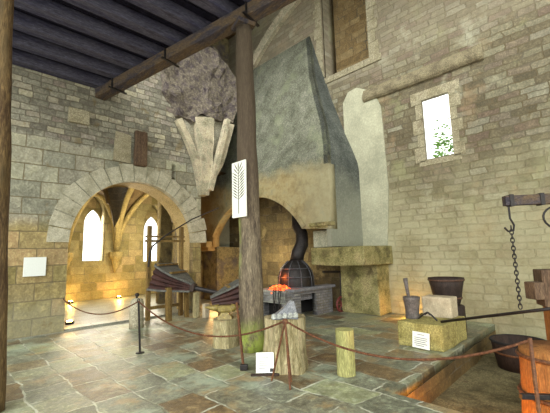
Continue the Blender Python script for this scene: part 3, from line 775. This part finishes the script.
# ------------------------------------------------------------------ bellows on its frame
bf = thing('bellows_trestle', (4.6, 8.7, 0), 'tall wooden frame with crossbars and lever standing in the archway', 'frame')
for x in (4.09, 5.02): part('upright', bar(B(), (x, 8.9, 0), (x + .0, 8.9, 2.42), .1, .1, .01), 'framewood', bf)
for z, r in ((2.02, .03), (2.14, .022)):
    part('crossbar', bar(B(), (3.98, 8.9, z), (5.12, 8.9, z), 2*r, 2*r, .005), 'framewood', bf)
part('leg', bar(B(), (4.42, 8.42, 0), (4.40, 8.42, .82), .13, .13, .01), 'framewood', bf)
part('leg', bar(B(), (5.0, 8.55, 0), (4.98, 8.55, .75), .1, .1, .01), 'framewood', bf)
part('bottom_rail', bar(B(), (4.09, 8.9, .3), (5.02, 8.9, .3), .07, .08, .01), 'framewood', bf)
part('bottom_rail', bar(B(), (4.4, 8.42, .74), (4.98, 8.55, .70), .09, .08, .01), 'framewood', bf)
part('lever', tube(B(), [(4.06, 8.86, 1.35), (4.08, 8.84, 1.7), (4.14, 8.82, 1.88), (4.5, 8.85, 2.15), (4.75, 8.8, 2.32), (5.25, 8.7, 2.64), (6.05, 8.55, 3.0)], lambda t: .026 - .01*t, 8), 'iron', bf)
def bellows(name, back, tip, wid, hb, ht, label, gap=None):
    """two pear shaped boards with pleated leather between, nozzle at the tip; hb/ht opening heights"""
    t = thing(name, tuple(V(back).lerp(V(tip), .5) - V((0, 0, hb/2))), label, 'bellows')
    back, tip = V(back), V(tip); d = tip - back; L = d.length; d.normalize(); s = V((0, 0, 1)).cross(d).normalized(); u = d.cross(s)
    prof = [(0, .42), (.04, .5), (.3, .5), (.55, .42), (.8, .22), (1.0, .09)]
    def outline(k): return [(a*L, b*wid*k) for a, b in prof] + [(a*L, -b*wid*k) for a, b in reversed(prof)]
    def opening(a): return hb + (ht - hb) * (a / L)
    for sg, nm in ((1, 'top_board'), (-1, 'bottom_board')):
        bm = B(); vs = []
        for a, b in outline(1.04):
            vs.append(back + d*a + s*b + u*(sg*opening(a)/2))
        A = [bm.verts.new(v) for v in vs]; C = [bm.verts.new(v + u*sg*.05) for v in vs]
        bm.faces.new(A); bm.faces.new(C[::-1]); n = len(A)
        for i in range(n): bm.faces.new((A[i], A[(i+1) % n], C[(i+1) % n], C[i]))
        bmesh.ops.recalc_face_normals(bm, faces=bm.faces); bo = part(nm, bm, 'greyboard', t)
        if sg == 1:
            bm = B()
            for a, wv in ((.12, .48), (.5, .42)):
                bar(bm, back + d*a*L + s*wid*wv + u*(opening(a*L)/2 + .075), back + d*a*L - s*wid*wv + u*(opening(a*L)/2 + .075), .07, .045)
            part('batten', bm, 'framewood', bo)
    bm = B(); R = []; m = 8
    for j in range(m + 1):
        k = .98 if j % 2 == 0 else .84
        R.append([bm.verts.new(back + d*(a if a > 0 else (.0 if j % 2 == 0 else .05)) + s*b + u*opening(a)*(j/m - .5)) for a, b in outline(k)])
    for p, q in zip(R, R[1:]):
        n = len(p)
        for i in range(n): bm.faces.new((p[i], p[(i+1) % n], q[(i+1) % n], q[i]))
    part('leather', bm, 'leather', t)
    return t, d, u
bl, d, u = bellows('bellows', (4.47, 9.02, 1.10), (4.97, 8.22, .78), 1.0, .60, .14, 'grey boarded leather bellows slung in the wooden frame under the arch')
part('nozzle', tube(B(), [(4.95, 8.25, .80), (5.10, 8.08, .74), (5.6, 7.5, .58), (6.06, 6.95, .4)], lambda t: .075 - .04*t, 10), 'iron', bl)
part('collar', bar(B(), (4.95, 8.25, .80), (5.02, 8.15, .77), .2, .2, .02), 'tub', bl)
b2, d2, u2 = bellows('bellows', (5.80, 6.95, .66), (5.02, 7.42, .46), .9, .66, .2, 'dark leather bellows on short props behind the small anvil stump')
for q in ((5.2, 7.31), (5.72, 6.75), (5.84, 7.2)): part('prop', bar(B(), (q[0], q[1], 0), (q[0], q[1], .36), .08, .08), 'framewood', b2)
solo('support_post', rough_up(bar(B(), (5.07, 8.2, 0), (5.07, 8.2, .66), .13, .13, .015), .008, 5), 'stump', 'tall pale wooden post under the bellows pipe', 'post')
solo('support_post', rough_up(bar(B(), (5.27, 8.05, 0), (5.27, 8.05, .36), .14, .14, .015), .008, 5), 'palestone', 'short grey stub post right of the tall bellows post', 'post')

# ------------------------------------------------------------------ stumps and anvil
def stump(loc, r0, r1, h, mat, label, seed, flute=.0, amp=.03):
    return solo('wood_stump', log(B(), (loc[0], loc[1], 0), (loc[0], loc[1], h), r0, r1, 30, 12, amp, seed, flute), mat, label, 'stump')
stump((3.90, 5.32), .235, .235, .47, 'stump', 'low pale wooden stump carrying the anvil behind the mid post', 1.0)
stump((3.74, 3.67), .335, .285, .70, 'stumpbig', 'large fluted pale tree stump behind the tripod rope stand', 2.0, .045, .06)
stump((4.05, 2.86), .125, .125, .575, 'stumpg', 'slim yellow upright log beside the rope in mid floor', 3.0, 0, .012)
an = thing('anvil', (3.90, 5.32, .47), 'small brass-coloured two-horned anvil on the low pale stump', 'anvil')
ad = V((.72, -.70, 0)); an_c = V((3.88, 5.30, .47)); an_s = V((.70, .72, 0))
def anb(bm, L, W, z0, z1, L2=None, W2=None):
    L2 = L2 or L; W2 = W2 or W; vs = []
    for (l, w, z) in ((L, W, z0), (L2, W2, z1)):
        vs.append([bm.verts.new(an_c + ad*sx*l/2 + an_s*sy*w/2 + V((0, 0, z))) for sx, sy in ((-1, -1), (1, -1), (1, 1), (-1, 1))])
    a, b = vs; bm.faces.new(a[::-1]); bm.faces.new(b)
    for i in range(4): bm.faces.new((a[i], a[(i+1) % 4], b[(i+1) % 4], b[i]))
    return bm
bm = B(); anb(bm, .26, .2, 0, .05, .24, .17); part('foot', bm, 'anvil', an)
bm = B(); anb(bm, .20, .14, .05, .11, .13, .1); anb(bm, .13, .1, .11, .14, .24, .13); part('waist', bm, 'anvil', an)
bm = B(); anb(bm, .24, .13, .14, .23, .27, .14); part('face', bm, 'anvil', an)
for sg, L in ((-1, .24), (1, .16)):
    bm = B(); tube(bm, [an_c + ad*sg*(.12 + L*t) + V((0, 0, .185 + .02*t)) for t in (0, .35, .7, 1)], lambda t: .062*(1 - t) + .012, 12); part('horn', bm, 'anvil', an, True)
# forged iron piece with a row of leaves on the big stump
fi = thing('forged_iron', (3.62, 3.55, .7), 'grey wedge of forged iron leaves lying on the large fluted stump', 'ironwork')
fd = V((.72, -.70, 0)); fs = V((.70, .72, 0)); fc = V((3.62, 3.55, .70))
bm = B(); prism(bm, [(-.17, .0), (.19, .0), (.17, .1), (.13, .24), (.08, .25), (-.02, .14), (-.14, .06)], lambda a, b: fc + fd*a - fs*.09 + V((0, 0, b)), fs*.18); rough_up(bm, .012, 8, 1, 2); part('body', bm, 'greyiron', fi)
for i in range(5):
    p = fc + fd*(-.15 + .075*i) - fs*(.11) + V((0, 0, .045 + .004*i)); bm = B()
    q = [(-.035, -.02), (0, -.035), (.035, -.015), (.03, .02), (0, .045), (-.03, .025)]
    prism(bm, q, lambda a, b: p + fd*a + V((0, 0, b)), -fs*.02); part('leaf', bm, 'paleiron', fi)

# ------------------------------------------------------------------ rope barrier
def sag(a, b, drop, n=18):
    a, b = V(a), V(b); return [a.lerp(b, i/n) - V((0, 0, drop * 4 * (i/n) * (1 - i/n))) for i in range(n + 1)]
sp = thing('rope_post', (2.66, 6.05, 0), 'slim dark iron rope post in front of the stone bollard', 'post')
part('rod', tube(B(), [(2.66, 6.05, 0), (2.60, 6.02, .85)], .018, 8), 'iron', sp)
part('eyelet', tube(B(), [V((2.60 + .02*math.cos(2*PI*i/12), 6.02, .87 + .03*math.sin(2*PI*i/12))) for i in range(12)], .008, 6, True), 'iron', sp)
part('foot_plate', lathe(B(), [(0, 0), (.07, 0), (.07, .012), (.02, .02), (0, .02)], (2.66, 6.05, 0), 14), 'iron', sp)
ts = thing('tripod_stand', (3.3, 3.25, 0), 'thin rusty tripod rope stand in front of the large stump', 'stand')
top = V((3.27, 3.2, .75))
for q in ((3.17, 3.05, 0), (3.24, 3.44, 0), (3.37, 3.22, 0)):
    part('leg', tube(B(), [q, top], .013, 8), 'rust', ts)
part('head', lathe(B(), [(0, 0), (.035, .0), (.04, .03), (.03, .06), (0, .07)], top - V((0, 0, .03)), 10), 'rust', ts)
rs = thing('rope_post', (4.02, .78, 0), 'dark iron rope post in front of the big wooden block', 'post')
part('rod', tube(B(), [(3.86, .745, 0), (3.97, .77, .78)], .017, 8), 'rust', rs)
part('foot_plate', lathe(B(), [(0, 0), (.07, 0), (.07, .012), (.02, .02), (0, .02)], (3.86, .745, 0), 14), 'iron', rs)
solo('barrier_rope', tube(B(), sag((2.21, 9.1, .72), (2.60, 6.02, .86), .27), .012, 8), 'rope', 'thin brown rope drooping from the arch jamb to the iron rope post', 'rope', smooth=True)
solo('barrier_rope', tube(B(), sag((2.60, 6.02, .86), (3.27, 3.2, .76), .36, 24), .012, 8), 'rope', 'long brown rope drooping low past the anvil stump to the tripod', 'rope', smooth=True)
solo('barrier_rope', tube(B(), sag((3.27, 3.2, .76), (3.97, .77, .76), .30, 30), .013, 8), 'rope', 'thick brown rope from the tripod past the yellow log and pit', 'rope', smooth=True)
hm = thing('long_handled_hammer', (3.3, 4.05, 0), 'long-handled hammer leaning with its dark head down before the mid post', 'hammer')
part('handle', tube(B(), [(3.26, 4.03, .03), (3.74, 4.78, .80)], .02, 8), 'rust', hm)
part('head', box(B(), (3.26, 4.02, .04), (.06, .11, .08), rz=.8, bev=.012), 'iron', hm)

# placards
def sign(name, c, w, h, rz, tilt, label, lines, mark=False):
    t = thing(name, c, label, 'sign'); R = Matrix.Rotation(rz, 4, 'Z') @ Matrix.Rotation(tilt, 4, 'X')
    T = Matrix.Translation(c) @ R
    def pb(x0, x1, y0, y1, z0, z1):
        bm = b3(x0, x1, y0, y1, z0, z1); bm.transform(T); return bm
    part('board', pb(-w/2, w/2, -.006, .006, .02, .02 + h), 'white', t)
    for (x0, x1, z) in lines: part('text_line', pb(w*x0 - w/2, w*x1 - w/2, -.008, -.005, .02 + h*z, .02 + h*(z + .045)), 'ink', t)
    if mark: part('emblem', pb(w*.36 - .02, w*.36 + .025, -.008, -.005, .03, .075), 'darkink', t)
    return t, pb
t, pb = sign('information_placard', (3.29, 3.62, .02), .235, .25, -.78, -.3, 'white information placard tilted on a small stand before the large stump', [(.2, .8, .85), (.3, .7, .72), (.15, .85, .55), (.12, .8, .45), (.15, .7, .35), (.12, .55, .2)], True)
part('stand', box(B(), (3.305, 3.635, .012), (.38, .05, .024), rz=-.78, bev=.006), 'tub', t)
part('stand_leg', bar(B(), (3.32, 3.66, .02), (3.40, 3.76, .02), .05, .03), 'tub', t)
part('stand_leg', tube(B(), [(3.40, 3.76, .02), (3.34, 3.68, .2)], .008, 6), 'tub', t)

# stone bollard by the arch
bo = thing('stone_bollard', (3.5, 8.2, 0), 'squat pale stone bollard with a dark knob at the arch threshold', 'bollard')
part('shaft', rough_up(lathe(B(), [(0, 0), (.16, 0), (.165, .15), (.155, .4), (.15, .55), (.12, .64), (.07, .67), (0, .68)], (3.5, 8.2, 0), 16), .015, 4), 'bollard', bo, True)
part('knob', lathe(B(), [(0, .66), (.03, .66), (.02, .7), (.05, .73), (.045, .77), (0, .79)], (3.5, 8.2, 0), 12), 'iron', bo, True)

# ------------------------------------------------------------------ right side: stone bench, mortar, tub
bm = B(); box(bm, (6.42, 2.66, .2), (1.1, .76, .4), bev=.03); rough_up(bm, .018, 3, 2, 4)
solo('stone_bench', bm, 'yellowstone', 'low yellow stone bench block at the edge of the pit', 'stone')
t, pb = sign('information_placard', (5.80, 2.62, 0), .30, .25, -PI/2 - .15, -.14, 'white information placard leaning on the low yellow stone bench', [(.3, .7, .82), (.12, .88, .62), (.12, .88, .5), (.12, .8, .38), (.12, .88, .26), (.2, .7, .14)])
mo = thing('mortar', (6.3, 2.96, .39), 'grey metal mortar pot standing at the left end of the stone bench', 'mortar')
part('bowl', lathe(B(), [(0, .39), (.12, .39), (.125, .42), (.115, .5), (.13, .62), (.145, .72), (.15, .77), (.13, .77), (.11, .55), (0, .5)], (6.28, 2.94, 0), 20), 'pot', mo, True)
mp = solo('pestle', tube(B(), [(6.25, 2.94, .56), (6.2, 2.97, .9), (6.18, 2.98, 1.1)], lambda t: .03 + .012*(t > .95), 10), 'pot', 'grey pestle handle standing up in the metal mortar', 'pestle', smooth=True)
bm = B(); box(bm, (6.72, 2.62, .575), (.34, .52, .36), bev=.03); rough_up(bm, .012, 4, 6, 4)
solo('stone_block', bm, 'palestone', 'pale squared stone block standing on the low stone bench', 'stone')
bt = thing('wooden_tub', (7.6, 2.75, 0), 'dark brown wooden tub standing on a base behind the pale stone block', 'tub')
part('staves', lathe(B(), [(0, .5), (.22, .5), (.25, .6), (.30, .85), (.34, 1.03), (.31, 1.03), (.27, .8), (.0, .75)], (7.55, 2.78, 0), 24), 'tub', bt, True)
for r, z in ((.262, .64), (.33, .99)):
    part('hoop', tube(B(), [V((7.55 + r*math.cos(2*PI*i/28), 2.78 + r*math.sin(2*PI*i/28), z)) for i in range(28)], .018, 6, True), 'tubrim', bt)
part('base', lathe(B(), [(0, 0), (.3, 0), (.3, .48), (.26, .5), (0, .5)], (7.55, 2.78, 0), 20), 'tub', bt, True)
# pincers lying on the block bench
pc = thing('pincers', (6.2, 2.62, .41), 'small bent dark iron pincers on the stone bench before the pale block', 'pincers')
for s in (-1, 1): part('arm', tube(B(), [(6.15, 2.62 + s*.16, .42), (6.16, 2.62 + s*.07, .5), (6.17, 2.62 + s*.01, .54), (6.17, 2.62 - s*.05, .50)], .014, 6), 'iron', pc)

# sunken round tub in the pit
pt = thing('sunken_tub', (7.5, 1.72, -.43), 'wide dark round tub standing in the sunken pit', 'tub')
TC = V((7.3, 1.58, 0))
part('staves', lathe(B(), [(0, -.43), (.34, -.43), (.38, -.22), (.42, .03), (.385, .03), (.34, -.3), (0, -.33)], TC, 30), 'tub', pt, True)
part('rim', tube(B(), [TC + V((.415*math.cos(2*PI*i/32),   .415*math.sin(2*PI*i/32), .02)) for i in range(32)], .022, 6, True), 'black', pt)
part('hoop', tube(B(), [TC + V((.39*math.cos(2*PI*i/32), .39*math.sin(2*PI*i/32), -.16)) for i in range(32)], .018, 6, True), 'rust', pt)

# big wooden hammer block and upright with through-tenon at the right edge
bs = thing('hammer_block', (4.95, .72, -.43), 'big round orange-brown wooden block with iron bands in the pit', 'block')
part('trunk', log(B(), (4.98, .72, -.43), (4.98, .72, .5), .40, .36, 30, 12, .02, 5.0), 'bigstump', bs, True)
for z, r in ((.02, .395), (.42, .375)):
    part('iron_band', tube(B(), [V((4.98 + r*math.cos(2*PI*i/30), .72 + r*math.sin(2*PI*i/30), z)) for i in range(30)], .022, 6, True), 'rust', bs)
part('iron_bar', bar(B(), (4.35, .98, .12), (4.75, .55, .1), .05, .05, .006), 'iron', bs)
hp = thing('hammer_upright', (5.92, .78, -.43), 'thick wooden upright with projecting tenon at the far right', 'upright')
part('post', box(B(), (5.92, .80, .30), (.26, .26, 1.46), rz=.5, bev=.02), 'bigstump', hp)
part('tenon', bar(B(), (5.62, 1.03, 1.04), (6.0, .7, 1.04), .18, .22, .015), 'stub', hp)
part('head', box(B(), (5.86, .81, 1.07), (.29, .34, .47), rz=.5, bev=.02), 'stub', hp)

# crane with scroll, hook and chain, carrying the long bar
cr = thing('crane_arm', (5.4, .9, 2.1), 'dark wooden crane arm with an iron scroll jutting in from the right', 'crane')
C0 = V((5.36, 1.12, 2.21)); CD = V((.60, -.80, .0)).normalized()
bm = B(); bar(bm, C0 - CD*.03, C0 + CD*1.9, .1, .13, .01); part('arm', bm, 'beam', cr)
for s in (.02, .38): part('iron_collar', bar(B(), C0 + CD*s, C0 + CD*(s + .05), .125, .155, .004), 'iron', cr)
pts = []
for i in range(34):
    a = -.4 + i * .3; r = .02 + .0125*i*.85
    pts.append(C0 + CD*(.60 + r*math.cos(a + 2.0)*.62) + V((0, 0, -.22 + r*math.sin(a + 2.0)*.5)))
part('scroll', tube(B(), pts, .013, 6), 'iron', cr)
part('mast', bar(B(), C0 + CD*1.8 + V((0, 0, -2.64)), C0 + CD*1.8 + V((0, 0, 1.4)), .18, .18, .02), 'beam', cr)
ch = thing('chain', tuple(C0 + V((0, 0, -1.4))), 'long rusty hanging chain with a hook below the crane arm', 'chain')
p = C0 + CD*.02 + V((0, 0, -.06)); top_z = p.z
part('hook', tube(B(), [p, p + V((.0, 0, -.17)), p + V((.03, -.03, -.26)), p + V((.02, -.02, -.33)), p + V((-.03, .03, -.34)), p + V((-.06, .06, -.29))], .013, 6), 'iron', ch)
z = top_z - .30; i = 0; cp = p
while z > .84:
    bm = B(); a = (i % 2) * PI/2 + .3; ax = V((math.cos(a), math.sin(a), 0))
    tube(bm, [V((cp.x, cp.y, z)) + ax*.02*math.cos(2*PI*j/10) + V((0, 0, .036*math.sin(2*PI*j/10))) for j in range(10)], .0075, 5, True)
    part('link', bm, 'iron', ch); z -= .052; i += 1
solo('iron_bar', tube(B(), [(6.06, 2.36, .43), (5.40, 1.1, .79), (5.19, .70, .905)], .02, 8), 'iron', 'long dark iron bar slung in the chain and resting on the stone bench', 'bar', smooth=True)

# ------------------------------------------------------------------ floor lamps, daylight and added fill lights
def uplight(loc, label, lens='lens', aim=(0, 0, 1), r=.06):
    t = thing('floor_uplight', loc, label, 'lamp'); x, y, z = loc
    part('housing', lathe(B(), [(0, 0), (r, 0), (r*1.1, .03), (r*1.1, .07), (r*.8, .07), (r*.7, .05), (0, .05)], loc, 16), 'iron', t)
    part('lens', lathe(B(), [(0, .055), (r*.75, .056), (r*.6, .085), (0, .1)], loc, 16), lens, t)
def lamp(name, loc, col, power, radius=.1, kind='POINT', aim=None, spot=1.6):
    l = bpy.data.lights.new(name, kind); l.color = lin(col)[:3]; l.energy = power; l.shadow_soft_size = radius
    if kind == 'SPOT': l.spot_size = spot; l.spot_blend = .6
    o = bpy.data.objects.new(name, l); COL.objects.link(o); o.location = loc
    if aim is not None: o.rotation_euler = (V(aim) - V(loc)).to_track_quat('-Z', 'Y').to_euler()
    return o
uplight((2.52, 9.72, .05), 'bright floor lamp glowing at the foot of the left arch jamb', r=.09)
uplight((3.75, 14.45, .03), 'warm floor lamp at the back corridor wall under the left corbel', r=.09)
uplight((5.45, 14.45, .03), 'warm floor lamp at the back corridor wall under the right corbel', r=.09)
uplight((3.98, 2.04, -.41), 'amber lamp low in the near corner of the pit', 'lenspit', r=.06)
lamp('jamb_light', (2.55, 9.75, .25), 'ffc868', 4, .08)
lamp('corbel_light', (3.75, 14.4, .25), 'ffc868', 24, .08)
lamp('corbel_light', (5.45, 14.4, .25), 'ffc868', 26, .08)
lamp('corridor_fill', (6.2, 13.0, 2.3), 'fff0cc', 150, .5)  # added fill lights in mid-air, no fitting: brighten the whole corridor
lamp('corridor_fill', (4.2, 12.4, 2.2), 'fff0cc', 110, .5)
for x in (4.70, 7.22):
    o = lamp('window_daylight', (x, YB + .72, 2.4), 'fff8e8', 40, kind='AREA', aim=(x, YB - 3, 1.4)); o.data.shape = 'RECTANGLE'; o.data.size = .75; o.data.size_y = 2.0
lamp('pit_light', (4.15, 1.7, -.25), 'ff9a30', 14, .06)
lamp('block_light', (4.45, 1.35, -.2), 'ffa848', 8, .15)
lamp('wall_light', (8.25, 4.0, .15), 'ffb850', 12, .1)
lamp('hood_light', (7.7, 8.3, 1.5), 'ffe0b0', 45, .3)  # added fill inside the fireplace, brightens its back wall
lamp('hood_light', (6.5, 9.4, .5), 'ffc478', 28, .2)
lamp('fire_light', (6.6, 6.5, 1.0), 'ff7a30', 10, .15)

# tree seen through the window
tr = thing('tree', (14.0, 4.4, 0), 'bright green leafy tree outside the high window', 'tree')
part('trunk', log(B(), (14.0, 4.2, 0), (14.0, 4.2, 5.0), .16, .08, 12, 10, .02, 1), 'darkpost', tr)
bm = B()
for i in range(900):
    a = random.uniform(0, 2*PI); b = random.uniform(-1, 1); r = 1.25 * random.random() ** .4
    c = V((14.0 + r*math.cos(a), 4.2 + .75*r*math.sin(a), 5.2 + .9*b*r)); n = V((random.uniform(-1, 1), random.uniform(-1, 1), random.uniform(-1, 1))).normalized()
    x, y = frame_of(n); s = random.uniform(.06, .11)
    bm.faces.new([bm.verts.new(c + x*s*p + y*s*q) for p, q in ((-1, 0), (0, .5), (1, 0), (0, -.5))])
part('foliage', bm, 'leaf', tr)

# ------------------------------------------------------------------ daylight
w = bpy.data.worlds.new('world'); SC.world = w; w.use_nodes = True
bg = w.node_tree.nodes['Background']; bg.inputs[0].default_value = (.97, 1.0, .93, 1); bg.inputs[1].default_value = 1.5
sun = bpy.data.lights.new('daylight', 'SUN'); sun.energy = 2.0; sun.angle = math.radians(50); sun.color = (.97, .98, 1.0)
so = bpy.data.objects.new('daylight', sun); COL.objects.link(so); so.rotation_euler = V((.80, .42, -.54)).to_track_quat('-Z', 'Y').to_euler()

SC.view_settings.view_transform = 'Standard'; SC.view_settings.look = 'None'
SC.view_settings.exposure = 1.12; SC.view_settings.gamma = 1.0; SC.view_settings.use_curve_mapping = False
SC.cycles.use_denoising = True
SC.cycles.max_bounces = 6
